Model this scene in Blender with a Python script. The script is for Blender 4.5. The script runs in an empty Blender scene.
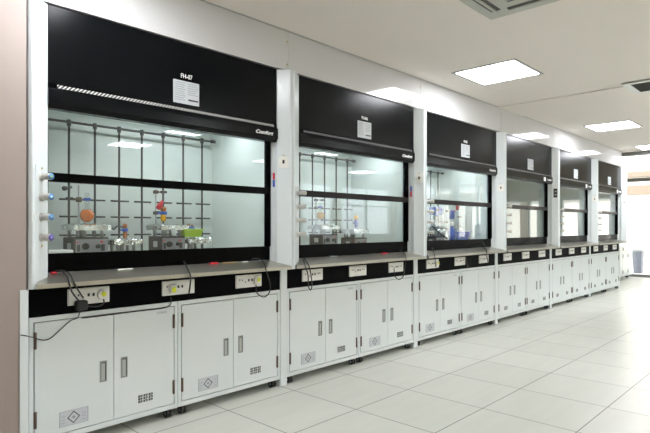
import bpy, bmesh, math, random
from mathutils import Vector, Matrix
random.seed(7)
SC = bpy.context.scene
COL = SC.collection
PI = math.pi
V = Vector

# ------------------------------------------------------------------ materials
def nt(name):
    m = bpy.data.materials.new(name); m.use_nodes = True
    n = m.node_tree.nodes; l = m.node_tree.links
    return m, n, l, n['Principled BSDF']

def plain(name, col, rough=.5, metal=0, spec=.5, noise=0.0, nscale=6, coat=0, bump=0, bscale=80, stretch=None):
    m, n, l, b = nt(name)
    b.inputs['Base Color'].default_value = (*col, 1)
    b.inputs['Roughness'].default_value = rough
    b.inputs['Metallic'].default_value = metal
    b.inputs['Specular IOR Level'].default_value = spec
    if coat: b.inputs['Coat Weight'].default_value = coat
    if noise or bump:
        tc = n.new('ShaderNodeTexCoord')
        mp = n.new('ShaderNodeMapping'); l.new(tc.outputs['Object'], mp.inputs[0])
        if stretch: mp.inputs['Scale'].default_value = stretch
    if noise:
        t = n.new('ShaderNodeTexNoise'); t.inputs['Scale'].default_value = nscale; t.inputs['Detail'].default_value = 4
        l.new(mp.outputs[0], t.inputs[0])
        r = n.new('ShaderNodeMapRange'); l.new(t.outputs[0], r.inputs[0])
        r.inputs[3].default_value = 1 - noise; r.inputs[4].default_value = 1 + noise
        mx = n.new('ShaderNodeVectorMath'); mx.operation = 'SCALE'
        mx.inputs[0].default_value = col; l.new(r.outputs[0], mx.inputs['Scale'])
        l.new(mx.outputs[0], b.inputs['Base Color'])
    if bump:
        t = n.new('ShaderNodeTexNoise'); t.inputs['Scale'].default_value = bscale
        l.new(mp.outputs[0], t.inputs[0])
        bp = n.new('ShaderNodeBump'); bp.inputs['Strength'].default_value = bump; bp.inputs['Distance'].default_value = .01
        l.new(t.outputs[0], bp.inputs['Height']); l.new(bp.outputs[0], b.inputs['Normal'])
    return m

def emit(name, col, s):
    m, n, l, b = nt(name)
    b.inputs['Base Color'].default_value = (*col, 1)
    b.inputs['Emission Color'].default_value = (*col, 1)
    b.inputs['Emission Strength'].default_value = s
    return m

def glass(name, tint=(.93, .97, .96), ior=1.5, rough=0.0, boost=1.0):
    m = bpy.data.materials.new(name); m.use_nodes = True
    n = m.node_tree.nodes; l = m.node_tree.links; n.clear()
    o = n.new('ShaderNodeOutputMaterial'); mx = n.new('ShaderNodeMixShader')
    f = n.new('ShaderNodeFresnel')
    ge = n.new('ShaderNodeNewGeometry'); mi = n.new('ShaderNodeMix')   # same reflectance on the way in and on the way out of the pane
    mi.inputs[2].default_value = ior; mi.inputs[3].default_value = 1/ior
    l.new(ge.outputs['Backfacing'], mi.inputs[0]); l.new(mi.outputs[0], f.inputs[0])
    t = n.new('ShaderNodeBsdfTransparent'); t.inputs[0].default_value = (*tint, 1)
    g = n.new('ShaderNodeBsdfGlossy'); g.inputs['Roughness'].default_value = rough
    mu = n.new('ShaderNodeMath'); mu.operation = 'MULTIPLY'; mu.inputs[1].default_value = boost; mu.use_clamp = True
    l.new(f.outputs[0], mu.inputs[0]); l.new(mu.outputs[0], mx.inputs[0])
    l.new(t.outputs[0], mx.inputs[1]); l.new(g.outputs[0], mx.inputs[2]); l.new(mx.outputs[0], o.inputs[0])
    return m

M = {}
M['white'] = plain('white_powder_coat', (.725, .78, .785), .38, noise=.035, nscale=3)
M['post'] = plain('post_enamel', (.73, .785, .80), .22, noise=.02, nscale=2)
M['black'] = plain('black_panel', (.002, .0028, .0036), .2, noise=.25, nscale=4, spec=.17)
M['apron'] = plain('apron_black', (.002, .002, .0025), .5, spec=.04)
M['sash'] = plain('sash_black', (.001, .001, .0012), .25, spec=.05)
M['sashbrown'] = plain('sash_anodised', (.012, .008, .008), .3, spec=.1)
M['fascia'] = plain('fascia_gloss', (.59, .59, .59), .07, noise=.02, nscale=1.5)
M['ceil'] = plain('ceiling_paint', (.82, .765, .715), .75, noise=.02, nscale=1)
M['pink'] = plain('beige_pink_wall', (.35, .29, .262), .55, noise=.03, nscale=5)
M['wall'] = plain('cream_wall', (.68, .62, .50), .6, noise=.03, nscale=2)
M['steel'] = plain('brushed_steel', (.40, .385, .33), .28, metal=.8, noise=.18, nscale=14, stretch=(.6, 12, 12))
M['alu'] = plain('aluminium', (.45, .47, .48), .35, metal=.7)
M['liner'] = plain('hood_liner', (.79, .86, .85), .25, noise=.02, nscale=3)
M['rod'] = plain('lattice_rod', (.03, .038, .045), .4)
M['hinge'] = plain('dark_bronze', (.12, .082, .06), .4, metal=.3)
M['dark'] = plain('dark_recess', (.05, .055, .05), .6)
M['handle'] = plain('handle_grey', (.27, .29, .285), .4)
M['handle2'] = plain('handle_recess', (.42, .45, .43), .5)
M['cap'] = plain('brass_screw', (.55, .42, .20), .35, metal=.6)
M['socket'] = plain('socket_plastic', (.80, .80, .76), .4)
M['hole'] = plain('socket_hole', (.02, .02, .02), .6)
M['yellow'] = plain('yellow_dot', (.75, .80, .03), .5)
M['cable'] = plain('black_rubber', (.012, .012, .013), .5)
M['paper'] = plain('paper_label', (.52, .55, .57), .6)
M['ink'] = plain('ink', (.03, .03, .035), .6)
M['greyink'] = plain('grey_ink', (.27, .29, .31), .6)
M['lettering'] = plain('white_lettering', (.75, .75, .75), .5)
M['sticker'] = plain('sticker_blue_grey', (.58, .62, .66), .5)
M['foil'] = plain('foil', (.62, .64, .64), .22, metal=1.0, bump=.8, bscale=35)
M['device'] = plain('device_grey', (.016, .014, .013), .45, noise=.3, nscale=30)
M['devface'] = plain('device_face', (.27, .285, .31), .4)
M['orange'] = plain('orange_liquid', (.62, .13, .01), .2, noise=.35, nscale=25)
M['amber'] = plain('amber_glass', (.42, .13, .03), .2)
M['yelliq'] = plain('yellow_liquid', (.85, .42, .005), .2, noise=.2, nscale=30)
M['red'] = plain('red_plastic', (.72, .03, .05), .35)
M['blue'] = plain('blue_plastic', (.04, .12, .55), .35)
M['purple'] = plain('purple_clamp', (.12, .10, .45), .4)
M['cyan'] = plain('cyan_cap', (.10, .28, .55), .35)
M['lime'] = plain('lime_plastic', (.45, .72, .03), .35)
M['knob'] = plain('knob_grey', (.55, .54, .50), .35)
M['rubber'] = plain('wheel_rubber', (.015, .015, .015), .5)
M['hub'] = plain('wheel_hub', (.30, .36, .42), .4)
M['frame'] = plain('lamp_frame', (.42, .43, .42), .4)
M['lamp'] = emit('lamp_diffuser', (.94, .955, 1), 13.5)
M['hoodlamp'] = emit('hood_lamp_tube', (.95, .99, 1), 9.5)
M['ac'] = plain('aircon_plastic', (.50, .51, .47), .5)
M['acdark'] = plain('aircon_slots', (.10, .10, .095), .7)
M['beam'] = plain('grey_beam', (.20, .20, .19), .5)
M['winframe'] = plain('window_frame', (.70, .71, .70), .4)
M['tan'] = plain('tan_facade', (.16, .125, .095), .8, noise=.05)
M['facade'] = plain('pale_facade', (.80, .77, .72), .8, noise=.03)
M['outground'] = plain('outside_paving', (.60, .58, .54), .8, noise=.05)
M['bin'] = plain('grey_bin', (.13, .14, .18), .5)
M['glass'] = glass('sash_glass', (.96, .985, .98), 1.5, 0, 1.0)
M['wglass'] = glass('window_glass', (.97, .98, .98))
M['labglass'] = glass('lab_glass', (.93, .95, .95), 1.4)
M['floor'] = None

def floor_mat():
    m, n, l, b = nt('floor_tiles')
    tc = n.new('ShaderNodeTexCoord'); mp = n.new('ShaderNodeMapping')
    l.new(tc.outputs['Object'], mp.inputs[0])
    mp.inputs['Location'].default_value = (-.35, -.495, 0)
    br = n.new('ShaderNodeTexBrick'); l.new(mp.outputs[0], br.inputs[0])
    br.offset = 0; br.squash = 1
    br.inputs['Scale'].default_value = 1
    br.inputs['Brick Width'].default_value = .6; br.inputs['Row Height'].default_value = .605
    br.inputs['Mortar Size'].default_value = .0038; br.inputs['Mortar Smooth'].default_value = .2
    br.inputs['Color1'].default_value = (.60, .605, .545, 1); br.inputs['Color2'].default_value = (.64, .645, .585, 1)
    br.inputs['Mortar'].default_value = (.13, .13, .11, 1)
    mp2 = n.new('ShaderNodeMapping'); l.new(tc.outputs['Object'], mp2.inputs[0])
    mp2.inputs['Scale'].default_value = (.8, 5, 1)
    no = n.new('ShaderNodeTexNoise'); no.inputs['Scale'].default_value = 2.2; no.inputs['Detail'].default_value = 5
    l.new(mp2.outputs[0], no.inputs[0])
    r = n.new('ShaderNodeMapRange'); l.new(no.outputs[0], r.inputs[0]); r.inputs[3].default_value = .90; r.inputs[4].default_value = 1.08
    mx = n.new('ShaderNodeVectorMath'); mx.operation = 'SCALE'
    l.new(br.outputs['Color'], mx.inputs[0]); l.new(r.outputs[0], mx.inputs['Scale'])
    l.new(mx.outputs[0], b.inputs['Base Color'])
    b.inputs['Roughness'].default_value = .30
    return m
M['floor'] = floor_mat()

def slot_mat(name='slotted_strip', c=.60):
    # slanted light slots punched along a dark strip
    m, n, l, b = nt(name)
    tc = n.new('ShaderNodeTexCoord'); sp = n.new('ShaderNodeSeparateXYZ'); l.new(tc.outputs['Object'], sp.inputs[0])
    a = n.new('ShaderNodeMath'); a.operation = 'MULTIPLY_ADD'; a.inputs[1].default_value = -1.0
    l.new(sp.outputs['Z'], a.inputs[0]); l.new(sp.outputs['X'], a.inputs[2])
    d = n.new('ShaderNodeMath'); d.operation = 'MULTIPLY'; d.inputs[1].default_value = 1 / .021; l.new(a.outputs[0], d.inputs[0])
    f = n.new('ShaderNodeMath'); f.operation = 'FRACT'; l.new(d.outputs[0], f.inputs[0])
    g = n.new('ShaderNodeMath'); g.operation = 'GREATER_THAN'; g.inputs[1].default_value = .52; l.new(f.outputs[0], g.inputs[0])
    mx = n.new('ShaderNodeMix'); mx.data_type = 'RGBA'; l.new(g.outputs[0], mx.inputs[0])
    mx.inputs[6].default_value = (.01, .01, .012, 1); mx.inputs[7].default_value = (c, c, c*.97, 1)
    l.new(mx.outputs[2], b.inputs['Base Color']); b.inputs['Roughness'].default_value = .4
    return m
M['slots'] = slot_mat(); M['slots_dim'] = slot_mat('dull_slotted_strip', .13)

# ------------------------------------------------------------------ mesh helpers
class MB:
    """collects shapes in world coordinates, one mesh object per build()"""
    def __init__(s): s.bm = bmesh.new(); s.mi = 0; s.mats = []
    def use(s, m):
        if m not in s.mats: s.mats.append(m)
        s.mi = s.mats.index(m); return s
    def _tag(s, geo):
        for f in geo: f.material_index = s.mi
    def box(s, x0, x1, y0, y1, z0, z1, bev=0.0, rot=None):
        r = bmesh.ops.create_cube(s.bm, size=1)
        vs = r['verts']
        c = V(((x0+x1)/2, (y0+y1)/2, (z0+z1)/2))
        for v in vs:
            p = V((v.co.x*(x1-x0), v.co.y*(y1-y0), v.co.z*(z1-z0)))
            if rot: p = rot @ p
            v.co = p + c
        fs = list({f for v in vs for f in v.link_faces})
        s._tag(fs)
        if bev > 0:
            es = list({e for v in vs for e in v.link_edges})
            bev = min(bev, .45*min(abs(x1-x0), abs(y1-y0), abs(z1-z0)))
            g = bmesh.ops.bevel(s.bm, geom=es, offset=bev, segments=2, affect='EDGES', profile=.5)
            s._tag(g['faces'])
        return s
    def prism(s, poly, z0, z1, bev=0.0, axis='z'):
        # poly: list of 2D points; extruded along axis
        def P(a, b, t):
            return (a, b, t) if axis == 'z' else ((t, a, b) if axis == 'x' else (a, t, b))
        lo = [s.bm.verts.new(P(a, b, z0)) for a, b in poly]
        hi = [s.bm.verts.new(P(a, b, z1)) for a, b in poly]
        n = len(poly); fs = [s.bm.faces.new(lo[::-1]), s.bm.faces.new(hi)]
        for i in range(n):
            fs.append(s.bm.faces.new((lo[i], lo[(i+1) % n], hi[(i+1) % n], hi[i])))
        s._tag(fs)
        bmesh.ops.recalc_face_normals(s.bm, faces=fs)
        if bev > 0:
            es = list({e for f in fs for e in f.edges})
            g = bmesh.ops.bevel(s.bm, geom=es, offset=bev, segments=2, affect='EDGES', profile=.5)
            s._tag(g['faces'])
        return s
    def hexa(s, pts):
        vs = [s.bm.verts.new(p) for p in pts]   # 4 bottom then 4 top
        fs = [s.bm.faces.new([vs[i] for i in q]) for q in ((3,2,1,0),(4,5,6,7),(0,1,5,4),(1,2,6,5),(2,3,7,6),(3,0,4,7))]
        s._tag(fs); bmesh.ops.recalc_face_normals(s.bm, faces=fs); return s
    def cyl(s, p0, p1, r, r2=None, seg=16, cap=True):
        p0, p1 = V(p0), V(p1); d = p1-p0
        r2 = r if r2 is None else r2
        g = bmesh.ops.create_cone(s.bm, cap_ends=cap, segments=seg, radius1=r, radius2=r2, depth=d.length)
        q = d.to_track_quat('Z', 'Y').to_matrix()
        for v in g['verts']: v.co = q @ v.co + (p0+p1)/2
        fs = {f for v in g['verts'] for f in v.link_faces}
        s._tag(fs)
        for f in fs:
            if len(f.verts) == 4: f.smooth = True
        return s
    def lathe(s, prof, c, axis=(0, 0, 1), seg=24):
        c = V(c); q = V(axis).to_track_quat('Z', 'Y').to_matrix()
        rings = []
        for r, z in prof:
            if r < 1e-6: rings.append([s.bm.verts.new(q @ V((0, 0, z)) + c)])
            else: rings.append([s.bm.verts.new(q @ V((r*math.cos(2*PI*i/seg), r*math.sin(2*PI*i/seg), z)) + c) for i in range(seg)])
        fs = []
        for a, b in zip(rings, rings[1:]):
            for i in range(seg):
                j = (i+1) % seg
                if len(a) == 1 and len(b) == 1: continue
                if len(a) == 1: fs.append(s.bm.faces.new((a[0], b[i], b[j])))
                elif len(b) == 1: fs.append(s.bm.faces.new((a[i], a[j], b[0])))
                else: fs.append(s.bm.faces.new((a[i], a[j], b[j], b[i])))
        for f in fs: f.smooth = True
        s._tag(fs); bmesh.ops.recalc_face_normals(s.bm, faces=fs); return s
    def tube(s, pts, r, seg=8, sub=6):
        P = [V(p) for p in pts]
        # catmull-rom
        out = []
        for i in range(len(P)-1):
            a = P[max(i-1, 0)]; b = P[i]; c = P[i+1]; d = P[min(i+2, len(P)-1)]
            for k in range(sub):
                t = k/sub
                out.append(.5*((2*b)+(c-a)*t+(2*a-5*b+4*c-d)*t*t+(3*b-a-3*c+d)*t**3))
        out.append(P[-1])
        rings = []; up = V((.13, .3, .94))
        for i, p in enumerate(out):
            t = (out[min(i+1, len(out)-1)]-out[max(i-1, 0)]).normalized()
            x = t.cross(up)
            if x.length < .05: x = t.cross(V((1, .1, 0)))
            x.normalize(); y = t.cross(x).normalized()
            up = -x.cross(t) if False else up
            rings.append([s.bm.verts.new(p + r*(math.cos(2*PI*k/seg)*x + math.sin(2*PI*k/seg)*y)) for k in range(seg)])
        fs = [s.bm.faces.new(rings[0][::-1]), s.bm.faces.new(rings[-1])]
        for a, b in zip(rings, rings[1:]):
            for k in range(seg):
                f = s.bm.faces.new((a[k], a[(k+1) % seg], b[(k+1) % seg], b[k])); f.smooth = True; fs.append(f)
        s._tag(fs); bmesh.ops.recalc_face_normals(s.bm, faces=fs); return s
    def build(s, name, mat=None, parent=None, org=None):
        """org: world position of the object's origin (default: centre of base for top-level, parent's origin for a part)"""
        me = bpy.data.meshes.new(name)
        if parent is not None:
            base = world_org(parent)
            if org is None: org = base
        elif org is None:
            xs = [v.co for v in s.bm.verts]
            org = V(((min(v.x for v in xs)+max(v.x for v in xs))/2, (min(v.y for v in xs)+max(v.y for v in xs))/2, min(v.z for v in xs)))
        org = V(org)
        bmesh.ops.translate(s.bm, verts=s.bm.verts, vec=-org)
        s.bm.to_mesh(me); s.bm.free()
        o = bpy.data.objects.new(name, me); COL.objects.link(o)
        if parent is not None:
            o.parent = parent; o.location = org - base
        else: o.location = org
        ORG[o.name] = org
        if s.mats:
            for m in s.mats: me.materials.append(M[m])
        else: me.materials.append(M[mat] if isinstance(mat, str) else mat)
        return o
ORG = {}
def world_org(o): return ORG[o.name]

def empty(name, loc):
    o = bpy.data.objects.new(name, None); COL.objects.link(o); o.location = loc
    o.empty_display_size = .1; ORG[o.name] = V(loc); return o
def tag(o, label, cat, group=None):
    o['label'] = label; o['category'] = cat
    if group: o['group'] = group
    return o
def struct(o): o['kind'] = 'structure'; return o
def copy_tree(o, parent=None, delta=(0, 0, 0)):
    c = o.copy(); COL.objects.link(c); c.parent = parent
    ORG[c.name] = ORG[o.name] + V(delta)
    if parent is None: c.location = o.location + V(delta)
    for ch in list(o.children): copy_tree(ch, c, delta)
    return c

def text_mesh(s, size, extrude=.0008, shear=0, bold=0):
    cu = bpy.data.curves.new('lettering', 'FONT'); cu.body = s; cu.size = size; cu.extrude = extrude
    cu.shear = shear; cu.offset = bold; cu.align_x = 'CENTER'; cu.align_y = 'CENTER'; cu.resolution_u = 3
    t = bpy.data.objects.new('tmp', cu); COL.objects.link(t)
    dg = bpy.context.evaluated_depsgraph_get(); dg.update()
    me = bpy.data.meshes.new_from_object(t.evaluated_get(dg))
    bpy.data.objects.remove(t); return me
def add_text(name, s, size, loc, mat, parent, xscale=1, shear=0, bold=0):
    me = text_mesh(s, size, shear=shear, bold=bold)
    me.transform(Matrix.Scale(xscale, 4, (1, 0, 0)))
    me.transform(Matrix.Rotation(PI/2, 4, 'X'))       # faces -Y
    me.materials.clear(); me.materials.append(M[mat])
    o = bpy.data.objects.new(name, me); COL.objects.link(o)
    o.parent = parent; o.location = V(loc) - world_org(parent); ORG[o.name] = V(loc); return o

P = 1.8
where = ['under the hood numbered 07', 'under the second hood from the beige wall', 'under the third hood from the beige wall',
         'under the hood with the black switch', 'under the fifth hood', 'under the last hood']
ORD = ['first', 'second', 'third', 'fourth', 'fifth', 'sixth']

# ------------------------------------------------------------------ the room
XE = 14.75; YB = 4.25; YO = -4.3; XL = -2.2; ZC = 2.70; XS = 11.92; ZC2 = 3.15
struct(MB().box(XL, XE, YO, YB, -.1, 0).build('floor', 'floor', org=(0, 0, 0)))
mb = MB().use('ceil')
BX0, BX1 = 6.25, 7.0
mb.box(XL, XS, YO, YB, ZC, ZC+.08)
mb.box(XS, XE, YO, YB, ZC2, ZC2+.08).box(XS-.02, XS+.02, YO, YB, ZC+.08, ZC2)
struct(mb.build('ceiling', org=(0, 0, ZC)))
struct(MB().box(BX0, BX1, YO, 2.985, ZC-.010, ZC, .009).build('trim_9', 'ceil'))
struct(MB().box(XS-.06, XS+.04, YO, YB, ZC-.07, ZC, .004).build('trim_10', 'beam'))
# pale pink-beige wall the row starts from
struct(MB().box(XL, .925, 2.93, 3.6, 0, ZC).build('wall_left', 'pink'))
struct(MB().box(XL, XE, YB, YB+.15, 0, ZC2).build('wall_back', 'wall'))
struct(MB().box(XL-.15, XL, YO, YB, 0, ZC).build('wall_rear', 'wall'))

def window_wall(name, axis, fixed, t, lo, hi, z0, z1, wins, mat='wall'):
    """wall slab with window holes; wins: (a0,a1,zb,zt)"""
    mb = MB(); wins = sorted(wins)
    def b(a0, a1, za, zb):
        if a1-a0 < 1e-4 or zb-za < 1e-4: return
        if axis == 'x': mb.box(a0, a1, fixed, fixed+t, za, zb)
        else: mb.box(fixed, fixed+t, a0, a1, za, zb)
    a = lo
    for w0, w1, zb, zt in wins:
        b(a, w0, z0, z1); b(w0, w1, z0, zb); b(w0, w1, zt, z1); a = w1
    b(a, hi, z0, z1)
    struct(mb.build(name, mat))
    return wins
wn = [0]
def window(axis, fixed, t, a0, a1, zb, zt, cols=2, fr=.05, rail=None):
    wn[0] += 1
    m = MB()
    def b(p0, p1, za, zb_, d0=.3, d1=.7):
        if axis == 'x': m.box(p0, p1, fixed+t*d0, fixed+t*d1, za, zb_, .004)
        else: m.box(fixed+t*d0, fixed+t*d1, p0, p1, za, zb_, .004)
    b(a0, a1, zb, zb+fr); b(a0, a1, zt-fr, zt)
    for i in range(cols+1):
        c = a0+fr/2+(a1-a0-fr)*i/cols
        b(c-fr/2, c+fr/2, zb+fr, zt-fr)
    if rail: b(a0+fr, a1-fr, rail, rail+fr)
    o = struct(m.build('window_%d' % wn[0], 'winframe'))
    g = MB()
    if axis == 'x': g.box(a0+fr*.4, a1-fr*.4, fixed+t*.48, fixed+t*.52, zb+fr*.4, zt-fr*.4)
    else: g.box(fixed+t*.48, fixed+t*.52, a0+fr*.4, a1-fr*.4, zb+fr*.4, zt-fr*.4)
    g.build('window_pane', 'wglass', parent=o)

ow = [(x, x+2.5, .95, 2.45) for x in (9.0, 11.8)]
window_wall('wall_right', 'x', YO-.2, .2, XL, XE, 0, ZC2, ow)
for w in ow: window('x', YO-.2, .2, *w, cols=2, rail=1.85)
ew = [(-3.7, -2.4, .85, 2.6), (-2.25, -.85, .85, 2.6), (-.7, .7, .85, 2.0), (.85, 2.3, .85, 2.0), (2.85, 4.2, 0, 3.1)]
window_wall('wall_end', 'y', XE, .2, YO, YB, 0, ZC2, ew)
for w in ew[:4]: window('y', XE, .2, *w, cols=2, rail=1.9 if w[3] > 2.2 else None, fr=.06)
# full-height glazing at the end of the hood row
mb = MB().use('winframe')
for y in (2.85, 4.14): mb.box(XE+.05, XE+.14, y, y+.06, 0, 3.1, .004)
mb.use('beam').box(XE+.04, XE+.15, 2.91, 4.14, 2.33, 2.42, .004).box(XE+.02, XE+.15, 2.91, 4.14, 0, .06, .004)
wn[0] += 1
o = struct(mb.build('window_%d' % wn[0]))
MB().box(XE+.09, XE+.10, 2.9, 4.16, .05, 2.34).box(XE+.09, XE+.10, 2.9, 4.16, 2.41, 3.1).build('window_pane', 'wglass', parent=o)

# outside
struct(MB().box(XE+.2, 40, -14, 16, -.25, -.02).build('ground', 'outground'))
bd = empty('apartment_building', (27, 2, -.02))
tag(bd, 'tan rendered building standing outside beyond the end glazing', 'building')
MB().box(26, 30, -10, 14, -.02, 8).build('wall', 'facade', parent=bd)
MB().box(25.7, 26, -10, 14, 2.6, 3.0, .02).build('awning', 'tan', parent=bd)
MB().box(25.8, 26, -10, 14, 3.35, 3.6, .02).build('cornice', 'tan', parent=bd)
for y in (-8, -5, -2, 1, 4.2, 8.4):
    MB().box(25.85, 26, y, y+.35, -.02, 2.6, .01).build('pilaster', 'tan', parent=bd)
    MB().use('winframe').box(25.93, 26.0, y+.8, y+2.2, 4.2, 5.4, .01).use('bin').box(25.92, 25.935, y+.88, y+2.12, 4.28, 5.32).build('window', None, bd)

# glossy panels over the hoods
YF = 2.985
nn = 0
seams = [-.2]+[.962+P*i for i in range(7)]
seams = [XL, .955]+[2.757+P*i for i in range(5)]+[11.62]
for i in range(len(seams)-1):
    if i == 0: continue
    a, b = seams[i]+.0012, seams[i+1]-.0012
    mb = MB().use('fascia').box(a, b, YF, YF+.02, 2.40, ZC-.004, .0012)
    mb.use('cap')
    for z in (2.445, 2.62):
        mb.cyl((b-.010, YF+.001, z), (b-.010, YF-.006, z), .007, .005, 12)
    struct(mb.build('trim_%d' % i))
struct(MB().box(.955, 11.62, YF-.012, YF+.02, ZC-.006, ZC, .002).build('trim_8', 'frame'))
# closing panel at the end of the row
struct(MB().box(11.62, 11.645, YF, 3.9, 2.40, ZC, .002).build('trim_11', 'fascia'))

# ------------------------------------------------------------------ fume hoods
def make_hood(n):
    dx = P*n
    L = .935 if n == 0 else dx+.949         # outer left edge
    A = 1.052 if n == 0 else dx+1.085       # opening left
    FL = .957 if n == 0 else dx+.966        # left post front corner
    B = dx+2.643                            # opening right
    FR = dx+2.716; R = dx+2.745
    if n == 5: R = dx+2.79
    h = empty('fume_hood', ((L+R)/2, 3.3, .905))
    lines = {0: 'big black and white fume hood numbered 07, nearest the beige wall',
             1: 'fume hood with a yellow flask inside, directly beyond the hood numbered 07',
             2: 'fume hood holding blue clamps and glassware, third along from the beige wall',
             3: 'fume hood with a black switch on its right post, fourth along the row',
             4: 'fume hood fifth along the row, between the black switch post and the last hood',
             5: 'last fume hood of the row, beside the bright glazed end'}
    tag(h, lines[n], 'fume hood', 'fume hoods along the wall')
    # header
    MB().box(A-.002, B+.012, 3.0, 3.03, 1.985, 2.395, .003).build('header_panel', 'black', h)
    MB().box(A-.002, B+.012, 2.998, 3.03, 1.953, 1.984, .001).build('header_recess', 'sash', h)
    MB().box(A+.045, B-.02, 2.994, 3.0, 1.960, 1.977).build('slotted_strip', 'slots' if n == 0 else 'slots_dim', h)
    MB().prism([(2.986, 1.952), (2.985, 1.93), (2.985, 1.875), (3.005, 1.850), (3.06, 1.850), (3.06, 1.952)], A-.002, B+.012, .0015, 'x').build('header_trim', 'black', h)
    add_text('logo', 'Comfort', .036, (B-.125, 2.983, 1.905), 'lettering', h, xscale=1.25, shear=.35, bold=.0012)
    # notice sheet
    mb = MB().use('paper').box(dx+1.79, dx+1.978, 2.996, 2.9995, 2.005, 2.150)
    mb.use('greyink')
    for c in range(2):
        for k in range(9 if c == 0 else 6):
            z = 2.138-.0135*k; x0 = dx+1.80+.092*c
            mb.box(x0, x0+.078-.02*random.random(), 2.9952, 2.9962, z-.004, z)
    mb.use('ink').box(dx+1.897, dx+1.97, 2.9950, 2.9962, 2.028, 2.038)
    mb.build('notice_sheet', None, h)
    if n < 3:
        mb = MB().use('sash').box(dx+1.838, dx+1.932, 2.998, 2.9995, 2.155, 2.205).build('number_plate', None, h)
        add_text('numbering', 'FH-0%d' % (7-n), .040, (dx+1.885, 2.997, 2.180), 'lettering', h, xscale=.85, bold=.0008)
    else:
        MB().box(B-.33, B-.255, 2.981, 2.9845, 1.878, 1.935).build('notice_sticker', 'lettering', h)
    # posts
    def post(poly): return MB().prism(poly, .905, 2.392, .003, 'z').build('side_post', 'post', h)
    pl = post([(L, 3.0), (L, 2.935), (L+.012, 2.92), (FL, 2.92), (A, 3.002), (A, 3.10), (A-.05, 3.10), (A-.05, 3.12), (L, 3.12)])
    pr = post([(B, 3.10), (B, 3.06), (B+.014, 3.035), (B+.014, 2.999), (FR, 2.92), (R-.012, 2.92), (R, 2.935), (R, 3.12), (B, 3.12)])
    # switch on the right reveal
    nrm = V((-.079, -.073)).normalized(); nrm = V((nrm.x, nrm.y, 0))
    c = V(((B+.014+FR)/2, (2.999+2.92)/2, 1.70)); tv = V((FR-B-.014, -.079, 0)).normalized()
    def slab(mb, c, w, hh, t, off=0.0):
        pts = []
        for zz in (-hh/2, hh/2):
            for a, b in ((-w/2, 0), (w/2, 0), (w/2, t), (-w/2, t)):
                q = c + tv*a + nrm*(b+off); pts.append((q.x, q.y, q.z+zz))
        mb.hexa(pts)
    if n == 3:
        mb = MB().use('hole'); slab(mb, c+V((0, 0, .02)), .05, .13, .012); mb.use('handle')
        slab(mb, c+V((0, 0, .045)), .03, .02, .002, .012); slab(mb, c+V((0, 0, -.005)), .03, .02, .002, .012)
        mb.build('switch', None, h)
    else:
        mb = MB().use('socket'); slab(mb, c, .074, .082, .008); mb.use('hole'); slab(mb, c+V((0, 0, .004)), .016, .026, .003, .008)
        mb.use('cap'); slab(mb, c+V((0, 0, .052)), .02, .007, .002)
        mb.build('switch', None, h)
    # tap panel on left reveal
    nl = V((.08, -(A-FL), 0)).normalized(); tl = V((A-FL, .08, 0)).normalized()
    nk = V((.4, -.917, 0)).normalized()
    cl = V(((FL+A)/2, 2.961, 1.322))
    mb = MB().use('post')
    pts = []
    for zz in (-.215, .215):
        for a, b in ((-.05, 0), (.05, 0), (.05, .004), (-.05, .004)):
            q = cl+tl*a+nl*b; pts.append((q.x, q.y, q.z+zz))
    mb.hexa(pts); mb.use('cap')
    for zz in (-.2, .2):
        q = cl+nl*.004; mb.cyl((q.x, q.y, q.z+zz), tuple(V((q.x, q.y, q.z+zz))+nl*.003), .006, seg=10)
    cp = mb.build('tap_panel', None, h)
    for k, z in enumerate((1.478, 1.374, 1.270, 1.166)):
        q = V((cl.x, cl.y, z)) + nl*.004 - tl*.008
        kb = MB().use('knob').lathe([(.022, -.008), (.022, .004), (.014, .006), (.014, .026), (.0165, .028), (.018, .064), (.017, .068), (0, .068)], q, nk, 20).build('tap_knob', None, cp)
        # coloured centre of the knob, a child of the panel's knob would go too deep
        MB().use(['cyan', 'cyan', 'cyan', 'purple'][k] if n == 0 else 'handle2').lathe([(.0165, 0), (.0165, .003), (0, .003)], q+nk*.068, nk, 20).use('yellow' if k == 0 else 'lettering').lathe([(.005, 0), (.005, .0015), (0, .0015)], q+nk*.071, nk, 10).build('knob_cap', None, cp)
    # interior
    YBK = 3.84
    l = A-.012; r = dx+2.652
    mb = MB()
    mb.box(l, A+.0, 3.125, YBK+.01, .95, 2.06).box(B, r, 3.125, YBK+.01, .95, 2.06).box(l, r, YBK, YBK+.012, .95, 2.06)
    mb.box(l, r, 3.06, YBK+.012, 2.06, 2.075)
    mb.build('inner_liner', 'liner', h)
    MB().box(A+.002, B-.002, YBK-.045, YBK-.03, 1.0, 1.875, .002).build('baffle', 'liner', h)
    MB().box(L+.004, R-.004, 3.13, 3.92, 2.08, 2.39).build('housing', 'white', h)
    MB().box(L+.004, L+.016, 3.12, 3.92, .905, 2.08).build('side_panel', 'white', h)
    MB().box(R-.016, R-.004, 3.12, 3.92, .905, 2.08).build('side_panel', 'white', h)
    MB().use('frame').box(dx+1.70, dx+2.55, 3.30, 3.42, 2.035, 2.06, .003).use('hoodlamp' if n < 3 else 'winframe').box(dx+1.72, dx+2.53, 3.315, 3.405, 2.031, 2.0355).build('hood_lamp', None, h)
    # work surface and steel airfoil sill
    MB().box(A-.01, B+.01, 3.06, 3.84, .905, .952, .002).build('worktop', 'steel', h)
    fl = FL+.002; fr = FR-.002
    top = lambda y: .932+(.973-.932)*(y-2.90)/.16
    mb = MB()
    mb.hexa([(fl, 2.898, .907), (fr, 2.898, .907), (B-.002, 3.06, .907), (A+.002, 3.06, .907),
             (fl, 2.898, .930), (fr, 2.898, .930), (B-.002, 3.06, .972), (A+.002, 3.06, .972)])
    mb.build('sill', 'steel', h)
    # sash
    sm = 'sash' if n < 1 else 'sashbrown'
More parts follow.
